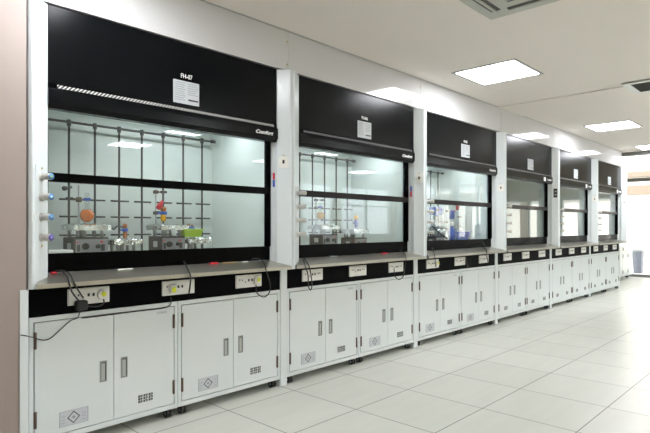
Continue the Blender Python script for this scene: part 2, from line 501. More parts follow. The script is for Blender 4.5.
    mb = MB().use('sash').box(A+.002, B-.002, 3.062, 3.10, .973, 1.076, .003).box(B-.026, B-.002, 3.05, 3.10, 1.076, 1.86, .002).box(A+.002, A+.020, 3.05, 3.10, 1.076, 1.86, .002)
    s = mb.build('sash_frame', None, h)
    MB().box(A+.012, B-.02, 3.042, 3.074, 1.464, 1.513, .003).build('sash_rail', sm, s)
    MB().box(A+.018, B-.024, 3.080, 3.085, 1.074, 1.466).build('lower_glass', 'glass', s)
    MB().box(A+.018, B-.024, 3.066, 3.071, 1.510, 1.93).build('upper_glass', 'glass', s)
    # clamp lattice
    YL = 3.72
    mb = MB(); xs = [dx+1.262+.1745*k for k in range(8)]
    for x in xs:
        mb.cyl((x, YL, .952), (x, YL, 1.92), .0075, seg=10)
        mb.cyl((x, YL, 1.90), (x, YL, 1.94), .014, seg=12)
        for z in (1.165, 1.29, 1.405):
            mb.cyl((x-.066, YL-.013, z), (x+.066, YL-.013, z), .0062, seg=8)
    mb.cyl((A+.01, YL, 1.925), (dx+2.585, YL, 1.925), .0085, seg=10).cyl((dx+2.57, YL, 1.925), (dx+2.61, YL, 1.925), .014, seg=12)
    mb.build('clamp_lattice', 'rod', h)
    # red/blue tags by the sash
    if n < 2:
        c1, c2 = ('red', 'blue') if n == 0 else ('blue', 'red')
        mb = MB().use(c1).box(B+.001, B+.013, 3.022, 3.034, 1.575, 1.625, .002).use(c2).box(B+.001, B+.013, 3.022, 3.034, 1.52, 1.573, .002).build('sash_tag', None, h)
    if n == 1:
        MB().use('red').box(A+.003, A+.015, 3.02, 3.032, 1.53, 1.60, .002).use('blue').box(A+.003, A+.015, 3.02, 3.032, 1.50, 1.528, .002).build('sash_tag', None, h)
    if n == 0:
        q = V((cl.x-.005, cl.y, 1.905)); mb = MB()
        for (m, w_, h_, dz, t0, t1) in (('lettering', .05, .034, 0, .001, .002), ('ink', .022, .006, .008, .002, .0025), ('ink', .04, .006, -.006, .002, .0025)):
            mb.use(m); pts = []
            for zz in (-h_/2, h_/2):
                for a, b in ((-w_/2, t0), (w_/2, t0), (w_/2, t1), (-w_/2, t1)):
                    p = q+tl*a+nl*b; pts.append((p.x, p.y, p.z+zz+dz))
            mb.hexa(pts)
        mb.build('small_label', None, h)
    # fixed base: apron, posts, sockets
    h0 = h
    h = empty('hood_stand', ((dx+1.013 if n else .95)/2+(dx+2.81)/2, 3.3, 0))
    tag(h, 'white frame with black socket panel ' + where[n], 'frame', 'socket panel frames under the hoods')
    MB().box(dx+1.013 if n else .976, dx+2.741, 3.062, 3.085, .742, .904, .002).build('apron_panel', 'apron', h)
    legs = [(dx+2.743, dx+2.811, 3.056)]
    for x0, x1, y in legs:
        MB().box(x0, x1, y, y+.05, 0, .905, .003).box(x0, x1, 3.65, 3.70, 0, .905, .003).box(x0, x1, y+.05, 3.65, .84, .905).build('support_leg', 'white', h)
    if n == 0:
        MB().prism([(.893, 2.921), (.930, 2.921), (.976, 3.058), (.976, 3.09), (.932, 3.09), (.932, 2.9295), (.893, 2.9295)], 0, .905, .001).build('support_leg', 'white', h)
    for i, x in enumerate((1.172, 1.745, 2.318)):
        x += dx
        sp = MB().use('socket').box(x, x+.236, 3.052, 3.062, .785, .877, .004)
        sp.use('greyink').box(x+.003, x+.0045, 3.0515, 3.053, .79, .872).use('hole')
        for q in (0, 1):
            sp.box(x+.108+.028*q, x+.120+.028*q, 3.050, 3.053, .828, .845)
        for q in (.03, .055): sp.box(x+q, x+q+.007, 3.0505, 3.053, .84-.4*q*.3, .852-.4*q*.3)
        sp.box(x+.08, x+.086, 3.0505, 3.053, .82, .832)
        if (n, i) not in ((0, 0), (0, 1)):
            for q in (.175, .195): sp.box(x+q, x+q+.007, 3.0505, 3.053, .835, .847)
        sp = sp.build('power_socket', None, h)
        if (n, i) in ((0, 0), (0, 2), (2, 0)):
            MB().use('socket').cyl((x+.19, 3.051, .832), (x+.19, 3.033, .832), .030, .027, 20).use('yellow').cyl((x+.193, 3.033, .835), (x+.193, 3.031, .835), .015, seg=16).build('plug', None, sp)
        if (n, i) == (0, 1):
            MB().use('socket').box(x+.045, x+.095, 3.028, 3.052, .80, .855, .008).use('yellow').box(x+.055, x+.083, 3.025, 3.029, .806, .838, .004).build('plug', None, sp)
    return h0
hoods = [make_hood(n) for n in range(6)]
MB().use('paper').box(.0, .0, 0, 0, 0, 0) if False else None

# ------------------------------------------------------------------ base cabinets
YC = 3.060
def make_cabinet(x0, x1, n, k, label):
    r = empty('base_cabinet', ((x0+x1)/2, 3.36, 0))
    tag(r, label, 'cabinet', 'white base cabinets under the hoods')
    z0, z1 = .058, .741; t = .022
    split = 1.436 if (n == 0 and k == 0) else None
    mb = MB().use('white')
    mb.box(x0, x1, YC, YC+.02, z1-.026, z1, .001).box(x0, x1, YC, YC+.02, z0, z0+.030, .001)
    mb.box(x0, x0+t, YC, YC+.02, z0+.030, z1-.026, .001).box(x1-t, x1, YC, YC+.02, z0+.030, z1-.026, .001)
    mb.box(x0, x0+.01, YC+.02, 3.64, z0, z1).box(x1-.01, x1, YC+.02, 3.64, z0, z1).box(x0+.01, x1-.01, YC+.02, 3.64, z0, z0+.01)
    mb.box(x0+.01, x1-.01, YC+.02, 3.64, z1-.01, z1).box(x0+.01, x1-.01, 3.63, 3.64, z0+.01, z1-.01)
    mb.use('hole')
    xc = split or (x0+x1)/2
    mb.box(x0+t, x0+t+.014, YC+.018, YC+.022, z0+.030, z1-.026).box(x1-t-.014, x1-t, YC+.018, YC+.022, z0+.030, z1-.026).box(xc-.012, xc+.012, YC+.018, YC+.022, z0+.03, z1-.026)
    mb.box(x0+t, x1-t, YC+.0181, YC+.0221, z1-.04, z1-.026).box(x0+t, x1-t, YC+.0181, YC+.0221, z0+.03, z0+.044)
    mb.build('body', None, r)
    g = .005; xm = split or (x0+x1)/2; zd0, zd1 = z0+.030+g, z1-.026-g
    for s in (0, 1):
        a, b = (x0+t+g, xm-.002) if s == 0 else (xm+.002, x1-t-g)
        d = MB().box(a, b, YC-.001, YC+.017, zd0, zd1, .0015).build('door', 'white', r)
        hx = b-.082 if s == 0 else a+.04
        mb = MB().use('handle').box(hx, hx+.042, YC-.004, YC+.0, .325, .447, .002).use('handle2').box(hx+.010, hx+.033, YC-.0046, YC-.003, .335, .437)
        mb.use('dark').box(hx+.030, hx+.035, YC-.0052, YC-.003, .335, .437).box(hx+.010, hx+.035, YC-.0052, YC-.003, .433, .438)
        mb.build('handle', None, d)
        ex = a-.006 if s == 0 else b-.010
        for z in (.575, .155):
            MB().use('hinge').box(ex, ex+.016, YC-.006, YC, z, z+.085, .002).cyl((ex+.008, YC-.005, z-.002), (ex+.008, YC-.005, z+.087), .0055, seg=10).build('hinge', None, d)
        if s == 0 and n < 3:
            sx = a+.125; mb = MB().use('sticker').box(sx, sx+.155, YC-.0022, YC-.001, .125, .207)
            mb.use('ink'); cx, cz = sx+.075, .166
            for q in range(4):
                an = PI/4+q*PI/2
                c = V((cx+.031*math.cos(an)*.72, 0, cz+.031*math.sin(an)*.72))
                mb.box(c.x-.0235, c.x+.0235, YC-.0032, YC-.002, c.z-.0022, c.z+.0022, rot=Matrix.Rotation(-(an+PI/2), 3, 'Y'))
            mb.use('greyink').box(cx-.010, cx+.010, YC-.0032, YC-.002, cz-.002, cz+.002).box(cx-.004, cx+.004, YC-.0032, YC-.002, cz-.008, cz+.008)
            for q in range(3): mb.box(sx+.010, sx+.030, YC-.003, YC-.002, .142+.018*q, .144+.018*q).box(sx+.120, sx+.142, YC-.003, YC-.002, .142+.018*q, .144+.018*q)
            mb.box(sx, sx+.155, YC-.003, YC-.002, .125, .1265).box(sx, sx+.155, YC-.003, YC-.002, .2055, .207).box(sx, sx+.0025, YC-.003, YC-.002, .125, .207).box(sx+.1525, sx+.155, YC-.003, YC-.002, .125, .207)
            mb.build('hazard_sticker', None, d)
        elif s == 1 or n >= 3:
            vx = (b-.235) if s == 1 else a+.16
            if s == 1 and n < 3: vx = a+.15
            mb = MB()
            for i in range(3):
                for j in range(3):
                    xx = vx+.034*i; zz = .150+.0165*j
                    mb.use('dark').box(xx, xx+.027, YC-.0022, YC-.001, zz, zz+.0125).use('white').box(xx+.010, xx+.018, YC-.003, YC-.002, zz+.004, zz+.0085)
            mb.build('vent_grille', None, d)
        if s == 1 and n < 3 and k == 0:
            MB().use('sticker').box(b-.12, b-.05, YC-.002, YC-.001, .675, .692).use('cap').box(b-.085, b-.078, YC-.003, YC-.002, .68, .687).build('small_label', None, d)
    for cx in (x0+.05, x1-.05):
        for cy in (YC+.035, 3.56):
            mb = MB().use('rubber').cyl((cx-.018, cy, .026), (cx-.004, cy, .026), .026, seg=20).cyl((cx+.004, cy, .026), (cx+.018, cy, .026), .026, seg=20)
            mb.use('hub').cyl((cx-.0195, cy, .026), (cx+.0195, cy, .026), .010, seg=14).use('hinge').box(cx-.02, cx+.02, cy-.02, cy+.02, .052, .058).box(cx-.003, cx+.003, cy-.02, cy+.022, .03, .052)
            mb.build('caster', None, r)
    return r
for n in range(6):
    xs = [(.979, 1.858), (1.862, 2.740)] if n == 0 else [(1.8*n+1.015, 1.8*n+1.876), (1.8*n+1.880, 1.8*n+2.740)]
    for k, (a, b) in enumerate(xs):
        side = 'nearer the beige wall' if k == 0 else 'farther from the beige wall'
        make_cabinet(a, b, n, k, 'white cabinet %s, %s' % (where[n], side))

# bench beyond the row
b2 = empty('side_bench', (13.6, 3.9, 0))
tag(b2, 'low white lab bench standing past the last hood by the end glazing', 'bench')
MB().box(12.5, 14.68, 3.54, 4.2, .06, .66, .003).build('body', 'white', b2)
MB().box(12.48, 14.70, 3.50, 4.22, .74, .78, .004).build('worktop', 'white', b2)
MB().box(12.5, 14.68, 3.55, 4.18, .66, .74).build('socket_rail', 'socket', b2)
for i in range(5):
    x = 12.52+.43*i
    d = MB().box(x, x+.42, 3.525, 3.54, .08, .65, .002).build('door', 'white', b2)
    MB().box(x+.02, x+.045, 3.518, 3.526, .50, .58).build('hinge', 'hinge', d); MB().box(x+.02, x+.045, 3.518, 3.526, .13, .21).build('hinge', 'hinge', d)
    MB().box(x+.1, x+.2, 3.545, 3.551, .67, .73).build('power_socket', 'hinge', b2) if i in (1, 3) else None
for x in (12.6, 14.55):
    for y in (3.62, 4.12): MB().box(x-.03, x+.03, y-.03, y+.03, 0, .06, .003).build('foot', 'rubber', b2)

# bin beyond the glazing
bn = empty('waste_bin', (16.3, 3.78, -.02))
tag(bn, 'tall grey bin standing outside the end glazing', 'bin')
MB().hexa([(16.2, 3.69, -.02), (16.40, 3.69, -.02), (16.40, 3.87, -.02), (16.2, 3.87, -.02), (16.17, 3.66, .56), (16.43, 3.66, .56), (16.43, 3.90, .56), (16.17, 3.90, .56)]).build('body', 'bin', bn)
MB().box(16.15, 16.45, 3.64, 3.92, .56, .61, .01).build('lid', 'handle', bn)

# bench with instruments by the end windows, mirrored in the far hoods
b3 = empty('instrument_bench', (14.2, -.7, 0))
tag(b3, 'white instrument bench under the end windows, seen mirrored in the far hood glass', 'bench')
MB().box(13.85, 14.6, -3.6, 2.2, .84, .88, .004).build('worktop', 'handle', b3)
for k in range(6):
    y = -3.55+.96*k
    c_ = MB().box(13.9, 14.55, y, y+.92, .06, .83, .003).build('cabinet_unit', 'white', b3)
    MB().box(13.885, 13.9, y+.42, y+.45, .4, .55, .003).build('handle', 'handle', c_)
for y in (-3.4, -.7, 2.0):
    for x in (13.95, 14.5): MB().box(x-.03, x+.03, y-.03, y+.03, 0, .06, .003).build('foot', 'rubber', b3)
for k, (y, w_, hh, nm) in enumerate(((-2.9, .5, .36, 'squat dark instrument at the window end of the mirrored bench'), (-1.2, .6, .42, 'wide dark instrument in the middle of the mirrored bench'), (.6, .45, .5, 'tall dark instrument on the mirrored bench nearest the hood row'))):
    it = empty('lab_instrument', (14.2, y+w_/2, .88)); tag(it, nm, 'instrument', 'instruments on the end bench')
    MB().box(14.0, 14.45, y, y+w_, .89, .88+hh, .012).build('body', 'bin', it)
    MB().box(13.99, 14.0, y+.05, y+w_*.6, .88+hh*.45, .88+hh*.85, .002).build('screen', 'hole', it)
    mb = MB()
    for q in (y+.05, y+w_-.05):
        for x in (14.05, 14.4): mb.cyl((x, q, .88), (x, q, .89), .012, seg=10)
    mb.build('foot', 'rubber', it)

# ------------------------------------------------------------------ ceiling lights and air conditioning
first = None
def make_light():
    r = empty('ceiling_light', (0, 0, ZC))
    mb = MB(); w = .318; i = .288
    for a in ((-w, w, -w, -i), (-w, w, i, w), (-w, -i, -i, i), (i, w, -i, i)): mb.box(*a, ZC-.006, ZC, .001)
    # mb in world coordinates around (0,0)
    mb.build('frame', 'frame', r)
    MB().box(-i, i, -i, i, ZC-.004, ZC-.001).build('diffuser', 'lamp', r)
    return r
lt = make_light()
spots = [(4.885, 2.33, 'square ceiling light panel above the second fume hood'),
         (8.62, 2.33, 'square ceiling light panel past the shallow ceiling beam'),
         (1.15, 2.33, 'square ceiling light panel over the nearest hood, glaring in the panels above it'),
         (11.2, 1.6, 'small bright ceiling light at the far edge of the ceiling')]
spots[3] = (11.35, 2.32, 'farthest square ceiling light panel, near the grey end beam')
for y in (-1.1, -3.05):
    for x, s in ((1.15, 'first'), (4.6, 'second'), (7.9, 'third'), (11.2, 'fourth')):
        spots.append((x, y, 'square ceiling light panel mirrored in the hood glass, %s of the %s row' % (s, 'middle' if y > -2 else 'window side')))
for i, (x, y, lab) in enumerate(spots):
    o = lt if i == 0 else copy_tree(lt)
    o.location = (x, y, ZC); tag(o, lab, 'ceiling light', 'square ceiling light panels')

ac = empty('air_conditioner', (3.07, 1.27, ZC)); tag(ac, 'ceiling cassette air conditioner with slotted outlets at the top of the picture', 'air conditioner')
mb = MB().use('ac').box(2.60, 3.54, .80, 1.74, ZC-.03, ZC, .012); mb.build('housing', None, ac)
mb = MB().use('acdark').box(2.83, 3.31, 1.03, 1.51, ZC-.036, ZC-.029); mb.use('ac')
for k in range(12): mb.box(2.84+.039*k, 2.852+.039*k, 1.03, 1.51, ZC-.039, ZC-.035)
mb.build('intake_grille', None, ac)
for (a, b, c, d) in ((2.74, 3.40, 1.60, 1.665), (2.74, 3.40, .875, .94), (2.675, 2.74, .98, 1.56), (3.40, 3.465, .98, 1.56)):
    long_x = (b-a) > (d-c)
    mb = MB().use('acdark').box(a, b, c, d, ZC-.033, ZC-.029).use('ac')
    if long_x: mb.box(a, b, (c+d)/2-.006, (c+d)/2+.012, ZC-.042, ZC-.03, .003)
    else: mb.box((a+b)/2-.006, (a+b)/2+.012, c, d, ZC-.042, ZC-.03, .003)
    mb.build('air_outlet', None, ac)

cv = empty('ceiling_vent', (6.4, 1.3, ZC-.010)); tag(cv, 'square white framed ceiling vent grille set in the shallow beam', 'vent')
mb = MB(); z = ZC-.010
for a in ((6.10, 6.62, 1.50, 1.57), (6.10, 6.62, 1.04, 1.11), (6.10, 6.15, 1.11, 1.50), (6.57, 6.62, 1.11, 1.50)): mb.box(*a, z-.012, z, .003)
mb.build('frame', 'winframe', cv)
mb = MB().use('handle').box(6.15, 6.57, 1.11, 1.50, z-.004, z)
mb.use('acdark')
for k in range(20): mb.box(6.155+.021*k, 6.160+.021*k, 1.11, 1.50, z-.009, z-.004)
mb.build('grille', None, cv)

# ------------------------------------------------------------------ equipment in the hoods
ZW = .952
def stirrer(x, y, w, d, hgt, label, foil=True, n='magnetic_stirrer'):
    """box-shaped stirrer with a raised foil wrapped plate; x,y = front left corner"""
    r = empty(n, (x+w/2, y+d/2, ZW)); tag(r, label, 'stirrer', 'magnetic stirrers in the hoods')
    z0 = ZW+.012; z1 = ZW+hgt
    mb = MB().use('device').box(x, x+w, y, y+d, z0, z1, .006)
    for a in (x+.02, x+w-.02):
        for b in (y+.02, y+d-.02): mb.cyl((a, b, ZW), (a, b, z0), .008, seg=10)
    mb.build('body', None, r)
    MB().use('paper').box(x-.0015, x, y+d*.3, y+d*.6, z1-.075, z1-.035).build('side_label', None, r)
    f = MB().use('devface').box(x+.006, x+w-.006, y-.004, y, z1-.095, z1-.012, .002)
    f.use('ink').box(x+.012, x+.030, y-.007, y-.003, z1-.085, z1-.045).box(x+w-.05, x+w-.028, y-.007, y-.003, z1-.085, z1-.045)
    f = f.build('control_panel', None, r)
    MB().use('hole').cyl((x+w*.30, y-.004, z1-.055), (x+w*.30, y-.02, z1-.055), .021, .018, 20).build('dial', None, f)
    MB().use('hole').cyl((x+w*.66, y-.004, z1-.055), (x+w*.66, y-.016, z1-.055), .014, .012, 20).build('dial', None, f)
    MB().use('red').box(x+.008, x+.020, y-.008, y-.003, z1-.034, z1-.026).box(x+w-.055, x+w-.04, y-.008, y-.003, z1-.034, z1-.024).build('indicator_lamp', None, f)
    zt = z1+.05
    mb = MB().use('alu')
    for a in (x+.03, x+w-.03):
        for b in (y+.03, y+d-.03): mb.cyl((a, b, z1), (a, b, zt), .010, seg=12)
    mb.cyl((x+w*.4, y+d/2, z1), (x+w*.4, y+d/2, zt), .022, seg=16)
    mb.build('stand_off', None, r)
    if foil: foil_tray(x-.014, x+w+.014, y-.02, y+d+.01, zt-.008, .040, None, r)
    return r
def foil_tray(x0, x1, y0, y1, z, hh, label, parent=None):
    mb = MB(); nx, ny = 18, 12
    rnd = random.Random(int(x0*1000))
    top = [[None]*(ny+1) for _ in range(nx+1)]
    bot = [[None]*(ny+1) for _ in range(nx+1)]
    for i in range(nx+1):
        for j in range(ny+1):
            e = min(i, nx-i, j, ny-j)
            jx = rnd.uniform(-.004, .004); jz = rnd.uniform(-.008, .004)
            top[i][j] = mb.bm.verts.new((x0+(x1-x0)*i/nx+jx, y0+(y1-y0)*j/ny+rnd.uniform(-.004, .004), z+hh+jz-(.007 if e == 0 else 0)))
            bot[i][j] = mb.bm.verts.new((x0+(x1-x0)*i/nx+jx*1.5+(.004 if i == 0 else (-.004 if i == nx else 0)), y0+(y1-y0)*j/ny, z+max(0, jz if e == 0 else 0)))
    for i in range(nx):
        for j in range(ny):
            mb.bm.faces.new((top[i][j], top[i+1][j], top[i+1][j+1], top[i][j+1]))
            mb.bm.faces.new((bot[i][j], bot[i][j+1], bot[i+1][j+1], bot[i+1][j]))
    for i in range(nx):
        mb.bm.faces.new((bot[i][0], bot[i+1][0], top[i+1][0], top[i][0])); mb.bm.faces.new((top[i][ny], top[i+1][ny], bot[i+1][ny], bot[i][ny]))
    for j in range(ny):
        mb.bm.faces.new((top[0][j], top[0][j+1], bot[0][j+1], bot[0][j])); mb.bm.faces.new((bot[nx][j], bot[nx][j+1], top[nx][j+1], top[nx][j]))
    o = mb.build('foil_cover' if parent else 'foil_tray', 'foil', parent)
    if label: tag(o, label, 'tray', 'foil trays in the hoods')
    return o
def flask(x, y, z, r, liq, label, neck=.05, fill=.75):
    e = empty('round_flask', (x, y, z-r)); tag(e, label, 'flask', 'round flasks')
    prof = [(0, -r)]+[(r*math.sin(a), -r*math.cos(a)) for a in [PI*k/14 for k in range(1, 13)]]+[(r*.3, r*1.05), (r*.3, r+neck), (r*.36, r+neck+.002), (r*.36, r+neck+.008)]
    MB().lathe(prof, (x, y, z)).build('flask_glass', 'labglass', e)
    rr = r*.96; lim = math.acos(max(-1, min(1, -(2*fill-1))))
    pr = [(0, -rr)]+[(rr*math.sin(lim*k/12), -rr*math.cos(lim*k/12)) for k in range(1, 13)]+[(0, -rr*math.cos(lim))]
    MB().lathe(pr, (x, y, z)).build('liquid', liq, e)
    return e
def stand(x, y, z0, z1, label, clamps=(), group='clamp stands in the hoods'):
    e = empty('clamp_stand', (x, y, z0)); tag(e, label, 'stand', group)
    MB().cyl((x, y, z0), (x, y, z1), .006, seg=12).build('rod', 'alu', e)
    for (cz, dx, m, *dy) in clamps:
        dy = dy[0] if dy else .03
        mb = MB().use('hinge').box(x-.014, x+.014, y-.016, y+.016, cz-.012, cz+.012, .003).cyl((x, y-.01, cz), (x+dx, y-dy, cz), .005, seg=8)
        mb.use(m).box(x+dx-.02, x+dx+.02, y-dy-.015, y-dy+.015, cz-.009, cz+.009, .004)
        mb.build('clamp', None, e)
    return e
def rx(px, Y):
    u = (px-325)/536.0; return Y*(.6865*u+.7272)/(.6865-.7272*u)
def hz(px, py, Y):
    u = (px-325)/536.0; z = Y/(.6865-.7272*u); return 1.22+(227-py)*z/536

def at(px, py, Y): return (rx(px, Y), Y, hz(px, py, Y))
# hood 1
stirrer(rx(74.5, 3.3), 3.30, .21, .18, .205, 'large grey magnetic stirrer with foil top under the orange flask')
fx = rx(87, 3.385)
flask(fx, 3.385, 1.293, .044, 'orange', 'round glass flask of orange liquid over the foil topped stirrer', .09, .92)
sx = rx(78.8, 3.53)
stand(sx, 3.53, ZW, 1.49, 'thin metal rod stand behind the orange flask', [(1.393, fx-sx, 'blue', .145), (1.40, -.07, 'rod')])
o = MB().use('rod').cyl(at(71, 187, 3.69), at(65, 188.5, 3.66), .010, seg=10).cyl(at(66, 188.3, 3.66), at(63.5, 188.5, 3.65), .015, seg=10).build('clamp_holder')
tag(o, 'black clamp boss on a lattice rod above the orange flask, left of its stand', 'clamp')
stirrer(rx(115.5, 3.34), 3.34, .17, .15, .110, 'low stirrer with crumpled foil top between the two tall stirrers')
def vial(x, y, z, hgt, r, m, label, ring='blue', top=None):
    e = empty('sample_vial', (x, y, z)); tag(e, label, 'vial', 'clamped sample vials')
    MB().use(m).lathe([(0, 0), (r*.8, .0), (r, .006), (r, hgt*.45), (0, hgt*.45)], (x, y, z), seg=18).use(top or m).lathe([(r*.9, hgt*.45), (r*.9, hgt*.7), (r*1.1, hgt*.75), (r*1.1, hgt*.95), (r*.6, hgt), (0, hgt)], (x, y, z), seg=18).build('bottle', None, e)
    MB().use(ring).lathe([(r*1.05, hgt*.45), (r*1.5, hgt*.47), (r*1.5, hgt*.66), (r*1.05, hgt*.68)], (x, y, z), seg=14).box(x-r*2.4, x-r*1.2, y-.006, y+.006, z+hgt*.5, z+hgt*.62, .002).build('clamp_ring', None, e)
    return e
vial(rx(125, 3.4), 3.40, hz(125, 238, 3.4), .095, .013, 'amber', 'small amber vial with blue clamp above the low stirrer')
o = MB().tube([at(111, 226, 3.42), at(113.5, 229.5, 3.42), at(117, 226.5, 3.41), at(123.5, 227.5, 3.405)], .006).build('bent_clamp', 'rod'); tag(o, 'bent black clamp arm reaching to the amber vial', 'clamp')
stirrer(rx(161.5, 3.3), 3.30, .185, .18, .205, 'large grey magnetic stirrer with foil top under the red topped vial')
stand(rx(155.8, 3.53), 3.53, ZW, hz(155.8, 189, 3.53), 'pale rod stand behind the red topped vial', [(hz(156, 192, 3.53), .045, 'rod'), (hz(156, 213, 3.53), rx(163.3, 3.38)-rx(155.8, 3.53)-.02, 'rod', .14)])
vial(rx(163.3, 3.38), 3.38, hz(163, 221, 3.38), .098, .018, 'yelliq', 'yellow vial with blue clamp and amber neck above the foil topped stirrer', top='amber')
o = MB().use('red').lathe([(.0, 0), (.016, .004), (.020, .03), (.013, .05), (.010, .07), (0, .072)], at(157.5, 209.5, 3.40), (.5, -.1, .85), 16).build('red_bulb'); tag(o, 'red rubber bulb leaning above the yellow vial', 'bulb')
stirrer(rx(188, 3.34), 3.34, .17, .15, .108, 'low stirrer with foil top beside the lime green tray')
X0, X1, Y0, Y1, Z0, Z1 = rx(183.5, 3.29), rx(202.5, 3.29), 3.28, 3.38, 1.150, 1.204
mb = MB()
mb.hexa([(X0+.012, Y0+.012, Z0), (X1-.012, Y0+.012, Z0), (X1-.012, Y1-.012, Z0), (X0+.012, Y1-.012, Z0), (X0, Y0, Z1), (X1, Y0, Z1), (X1, Y1, Z1), (X0, Y1, Z1)])
mb.box(X0-.006, X1+.006, Y0-.006, Y1+.006, Z1-.004, Z1+.002, .001)
o = mb.build('plastic_tray', 'lime'); tag(o, 'lime green plastic tray sitting on the low foil topped stirrer', 'tray')
XB = X0+.06
o = MB().use('blue').box(XB, XB+.06, 3.33, 3.36, 1.2065, 1.225, .004).use('amber').cyl((XB+.015, 3.345, 1.225), (XB+.015, 3.345, 1.24), .010, seg=12).cyl((XB+.045, 3.345, 1.225), (XB+.045, 3.345, 1.235), .010, seg=12).build('clip'); tag(o, 'small blue clip lying on the lime green tray', 'clip')
o = MB().use('socket').box(1.13, 1.27, 3.22, 3.34, ZW, ZW+.135, .006).use('greyink').box(1.14, 1.26, 3.218, 3.221, ZW+.11, ZW+.116).build('white_box'); tag(o, 'low white box in the corner of the nearest hood beside the tap knobs', 'box')
# hood 2
stirrer(rx(322.5, 3.3), 3.30, .205, .17, .205, 'magnetic stirrer with foil top under the yellow flask')
flask(rx(320.3, 3.385), 3.385, hz(320.3, 215.5, 3.385), .038, 'yelliq', 'round flask of yellow liquid in the second hood', .07, .9)
stand(rx(316, 3.53), 3.53, ZW, 1.50, 'rod stand behind the yellow flask', [(1.40, rx(320.3, 3.385)-rx(316, 3.53), 'purple', .145), (1.475, .06, 'rod')])
stirrer(rx(354, 3.3), 3.30, .20, .17, .165, 'magnetic stirrer with foil top under the orange stoppered vial')
vial(rx(356, 3.38), 3.38, 1.215, .075, .016, 'purple', 'short vial with orange ball stopper and purple clamp', 'purple')
o = MB().lathe([(0, -.022)]+[(.022*math.sin(PI*k/10), -.022*math.cos(PI*k/10)) for k in range(1, 10)]+[(0, .022)], (rx(356, 3.38), 3.38, 1.312), seg=18).build('orange_ball', 'yelliq'); tag(o, 'orange ball stopper on top of the purple clamped vial', 'stopper')
# hood 3
stand(rx(437, 3.5), 3.50, ZW, 1.60, 'rod stand with blue clamps in the third hood', [(1.43, .06, 'blue'), (1.36, -.05, 'blue')])
def bottle(px, Y, z0, r, hgt, m, label):
    e = empty('reagent_bottle', (rx(px, Y), Y, z0)); tag(e, label, 'bottle', 'bottles in the third hood')
    MB().use(m).lathe([(0, 0), (r, 0), (r, hgt*.62), (r*.45, hgt*.8), (r*.45, hgt*.88), (0, hgt*.88)], (rx(px, Y), Y, z0)).build('bottle', None, e)
    MB().use('lettering').lathe([(r*.52, hgt*.85), (r*.52, hgt), (0, hgt)], (rx(px, Y), Y, z0)).build('cap', None, e)
o = MB().use('blue').box(rx(433, 3.6), rx(441, 3.6), 3.58, 3.66, 1.37, 1.47, .01).use('alu').cyl((rx(437, 3.62), 3.62, 1.37), (rx(437, 3.62), 3.62, ZW), .008, seg=10).cyl((rx(437, 3.62), 3.62, ZW), (rx(437, 3.62), 3.62, ZW+.01), .06, seg=20).build('overhead_mixer'); tag(o, 'blue overhead mixer motor on a thin post in the third hood', 'mixer')
bottle(452, 3.45, ZW, .045, .33, 'blue', 'tall blue bottle in the middle of the third hood')
bottle(445, 3.40, ZW, .05, .22, 'socket', 'white bottle next to the tall blue bottle')
bottle(461, 3.40, ZW, .045, .26, 'labglass', 'clear bottle between the blue bottle and the blue folder')
o = MB().use('blue').box(rx(465, 3.3), rx(465, 3.3)+.05, 3.26, 3.42, ZW, ZW+.21, .004).use('paper').box(rx(465, 3.3)+.008, rx(465, 3.3)+.042, 3.258, 3.261, ZW+.08, ZW+.15).build('blue_folder'); tag(o, 'upright blue folder in the third hood', 'folder')
o = flask(rx(434, 3.33), 3.33, 1.243, .045, 'labglass', 'clear round flask low down in the third hood', .05, .5)

# more glassware in the third hood
def at3(px, py, Y): return (rx(px, Y), Y, hz(px, py, Y))
o = MB().use('cable').tube([at3(431, 224, 3.23), at3(435, 229, 3.23), at3(441, 234, 3.23), at3(447, 238.5, 3.23)], .009).build('rubber_hose'); tag(o, 'black rubber hose slanting across the low left of the third hood', 'hose')
stand(rx(447, 3.52), 3.52, ZW, hz(447, 205, 3.52), 'taller rod stand with red clamp beside the blue bottle', [(hz(447, 211, 3.52), .12, 'red'), (hz(447, 222, 3.52), -.14, 'rod'), (hz(447, 229, 3.52), .16, 'alu')])
stand(rx(461, 3.48)-.05, 3.48, ZW, hz(461, 204, 3.48), 'rod stand with white clamps behind the clear bottle', [(hz(461, 217, 3.5), .08, 'lettering'), (hz(461, 226, 3.5), -.14, 'alu')])
o = MB().use('labglass').lathe([(.018, 0), (.022, .02), (.022, .20), (.016, .23), (.009, .24), (.009, .28), (0, .28)], at3(443, 231, 3.45)).use('lettering').cyl(at3(443, 229, 3.45), at3(443, 214, 3.45), .007).build('condenser'); tag(o, 'upright glass condenser clamped beside the blue mixer motor', 'condenser')
o = MB().use('blue').lathe([(0, 0), (.035, 0), (.035, .09), (.02, .11), (0, .11)], at3(452, 219, 3.5)).build('blue_beaker'); tag(o, 'small blue container raised behind the tall blue bottle', 'container')
o = MB().use('red').lathe([(0, 0), (.02, 0), (.02, .07), (.01, .08), (0, .08)], at3(457.5, 210, 3.4)).build('red_cap_tube'); tag(o, 'small red tube held high in the middle of the third hood', 'tube')
stirrer(rx(436, 3.28), 3.28, .18, .15, .16, 'stirrer at the near end of the third hood under the blue mixer')

# ------------------------------------------------------------------ cords
def cord(pts, r, label, ends=None):
    mb = MB().use('cable').tube(pts, r)
    return mb, label
def C(name, pts, r, label, extra=None):
    mb = MB().use('cable').tube(pts, r)
    if extra: extra(mb)
    o = mb.build(name); tag(o, label, 'cord', 'power cords hanging over the steel sills'); return o
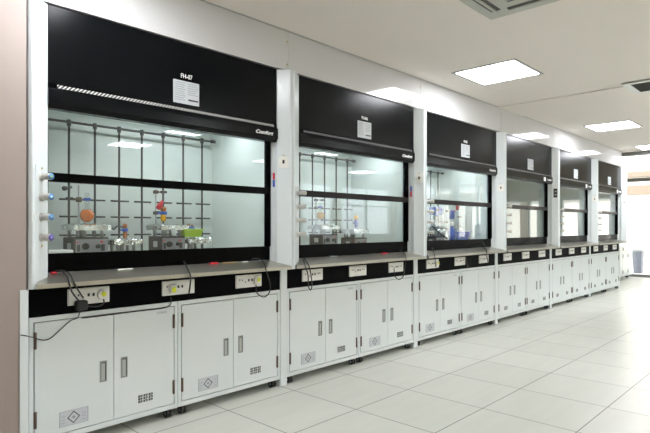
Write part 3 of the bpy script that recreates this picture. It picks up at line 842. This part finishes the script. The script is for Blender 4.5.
# two cords into a black plug block on the first socket
C('power_cord', [at(55, 270.5, 3.04), at(62, 271.5, 2.985), at(67, 276, 2.915), at(69.5, 284, 2.888), at(72, 292, 2.93), at(78, 300, 3.00), at(80, 303, 3.02)], .0042,
  'thicker black cord from the nearest hood to the black plug block',
  lambda mb: mb.box(rx(76, 3.02), rx(76, 3.02)+.062, 3.005, 3.049, .758, .812, .008))
C('power_cord', [at(60, 270.5, 3.04), at(66, 271.5, 2.98), at(71, 276, 2.912), at(75, 285, 2.888), at(80, 293, 2.95), at(83, 298, 3.02)], .0042,
  'second black cord falling beside the thicker one onto the first socket')
C('power_cord', [(1.362, 3.03, .806), (1.355, 3.015, .785), (1.32, 3.01, .772), (1.27, 3.01, .777), (1.243, 3.02, .785)], .0042, 'short cord joining the yellow dotted plug to the black block')
C('power_cord', [at(80, 305, 3.04), at(79.5, 313, 3.045), at(77, 318, 3.048), at(70, 321, 3.048), at(60, 330, 3.050), at(50, 338.5, 3.050), at(42, 340, 3.048), at(33, 337.5, 3.03), at(27, 336, 2.915), at(20.5, 335, 2.912)], .0028,
  'thin black cord drooping across the first door round to the beige wall')
C('power_cord', [at(184, 261.5, 3.05), at(186, 265, 2.98), at(189, 271.5, 2.885), at(190.5, 277, 2.885), at(190, 286, 2.97), at(189, 293, 3.045)], .005, 'black cord over the sill onto the middle socket of the first hood')
C('power_cord', [at(171, 297, 3.046), at(171, 303, 3.045), at(168, 306.5, 3.045), at(160, 308.6, 3.050), at(140, 310.8, 3.050), at(115, 314, 3.050), at(95, 316.6, 3.050), at(82, 318, 3.048)], .0035, 'thin cord running along the cabinet top edge from the middle socket of the first hood')
C('power_cord', [at(252, 258.8, 3.05), at(259, 259, 3.00), at(264, 263, 2.90), at(266, 270, 2.87), at(270, 283, 2.93), at(269.5, 292, 3.00), at(264, 297, 3.02), at(257, 293, 3.03), at(256, 285, 3.046)], .0042, 'black looped cord hanging at the far end of the first hood')
C('power_cord', [at(304, 258, 3.04), at(306, 261, 2.98), at(309, 266, 2.89), at(311, 275, 2.90), at(312, 285, 3.0), at(310.5, 290, 3.03), at(308.5, 286, 3.02), at(308, 275, 2.90), at(305.5, 267, 2.885), at(303, 259, 3.03)], .0042, 'doubled black cord at the beige wall end of the second hood')
C('power_cord', [at(400, 250.5, 3.05), at(404, 253, 2.98), at(406, 258, 2.885), at(405, 268, 2.92), at(403.5, 276, 3.0), at(399, 279.5, 3.02), at(395, 276, 3.03), at(394, 269, 3.046)], .0042, 'black looped cord at the far end of the second hood')
C('power_cord', [at(432, 247.5, 3.05), at(433.5, 251, 2.98), at(435, 257, 2.885), at(435.5, 264, 3.0), at(436, 267, 3.046)], .0042, 'black cord onto the first socket of the third hood')
C('power_cord', [at(483, 242.5, 3.05), at(485, 247, 2.96), at(486.5, 251, 2.885), at(487, 257, 2.95), at(488, 262, 3.04)], .0055, 'black cord bundle at the far end of the third hood')
C('power_cord', [at(465, 255.5, 3.04), at(466.5, 258, 3.02), at(467, 264, 3.03), at(469, 268, 3.045)], .006, 'short thick black cord on the middle socket of the third hood')

# little things lying along the back of the sills
def sillz(y): return .930+(.972-.930)*(y-2.898)/.162
def bit(px, Y, w, d, hgt, m, name, label, cat):
    x = rx(px, Y)
    z = sillz(Y+d/2)+.0005
    o = MB().use(m).box(x, x+w, Y, Y+d, z, z+hgt, .003).build(name); tag(o, label, cat); return o
bit(51.5, 3.035, .03, .02, .010, 'red', 'red_connector', 'small red connector on the steel sill below the tap knobs', 'connector')
bit(118, 3.03, .095, .018, .007, 'socket', 'thermometer_case', 'pale flat case with red ends on the sill of the nearest hood', 'case')
bit(211, 3.035, .06, .018, .012, 'red', 'red_marker', 'red marker lying on the sill below the lime green tray', 'marker')
bit(223, 3.035, .12, .018, .008, 'cap', 'wooden_stick', 'tan wooden stick on the sill near the looped cord', 'stick')
bit(243, 3.03, .05, .02, .008, 'socket', 'white_eraser', 'small white block on the sill by the looped cord', 'block')
bit(383, 3.035, .07, .018, .012, 'red', 'red_marker', 'orange red marker on the sill of the second hood', 'marker')
bit(330, 3.035, .10, .018, .008, 'handle2', 'grey_ruler', 'grey ruler lying on the sill of the second hood', 'ruler')

# ------------------------------------------------------------------ light
w = bpy.data.worlds.new('sky'); SC.world = w; w.use_nodes = True
bg = w.node_tree.nodes['Background']; bg.inputs[0].default_value = (.93, .97, 1.0, 1); bg.inputs[1].default_value = 1.9
# portals guide the daylight in at the windows
def portal(name, loc, sx, sy, rot):
    l = bpy.data.lights.new(name, 'AREA'); l.shape = 'RECTANGLE'; l.size = sx; l.size_y = sy
    l.cycles.is_portal = True
    o = bpy.data.objects.new(name, l); COL.objects.link(o); o.location = loc; o.rotation_euler = rot
portal('window_portal', (11.7, YO-.25, 1.7), 6, 1.6, (PI/2, 0, 0))
portal('end_portal', (XE+.25, 0, 1.6), 8.6, 3.2, (PI/2, 0, PI/2))

sl = bpy.data.lights.new('sun', 'SUN'); sl.energy = 5.0; sl.angle = .01; sl.color = (1, .96, .9)
so = bpy.data.objects.new('sun', sl); COL.objects.link(so); so.rotation_euler = V((.75, -.12, -.65)).to_track_quat('-Z', 'Y').to_euler()

cam = bpy.data.cameras.new('camera'); co = bpy.data.objects.new('camera', cam); COL.objects.link(co)
co.location = (0, 0, 1.22)
ang = math.atan2(.6865, .7272)
co.rotation_euler = (PI/2, 0, ang-PI/2)
cam.sensor_width = 36; cam.lens = 536/650*36; cam.shift_y = 10.5/650; cam.clip_start = .05; cam.clip_end = 200
SC.camera = co
SC.view_settings.view_transform = 'Standard'; SC.view_settings.look = 'None'; SC.view_settings.gamma = 1
SC.view_settings.use_curve_mapping = False
SC.view_settings.exposure = 1.15
SC.cycles.use_denoising = True
SC.cycles.max_bounces = 10; SC.cycles.transparent_max_bounces = 24; SC.cycles.glossy_bounces = 5; SC.cycles.diffuse_bounces = 5
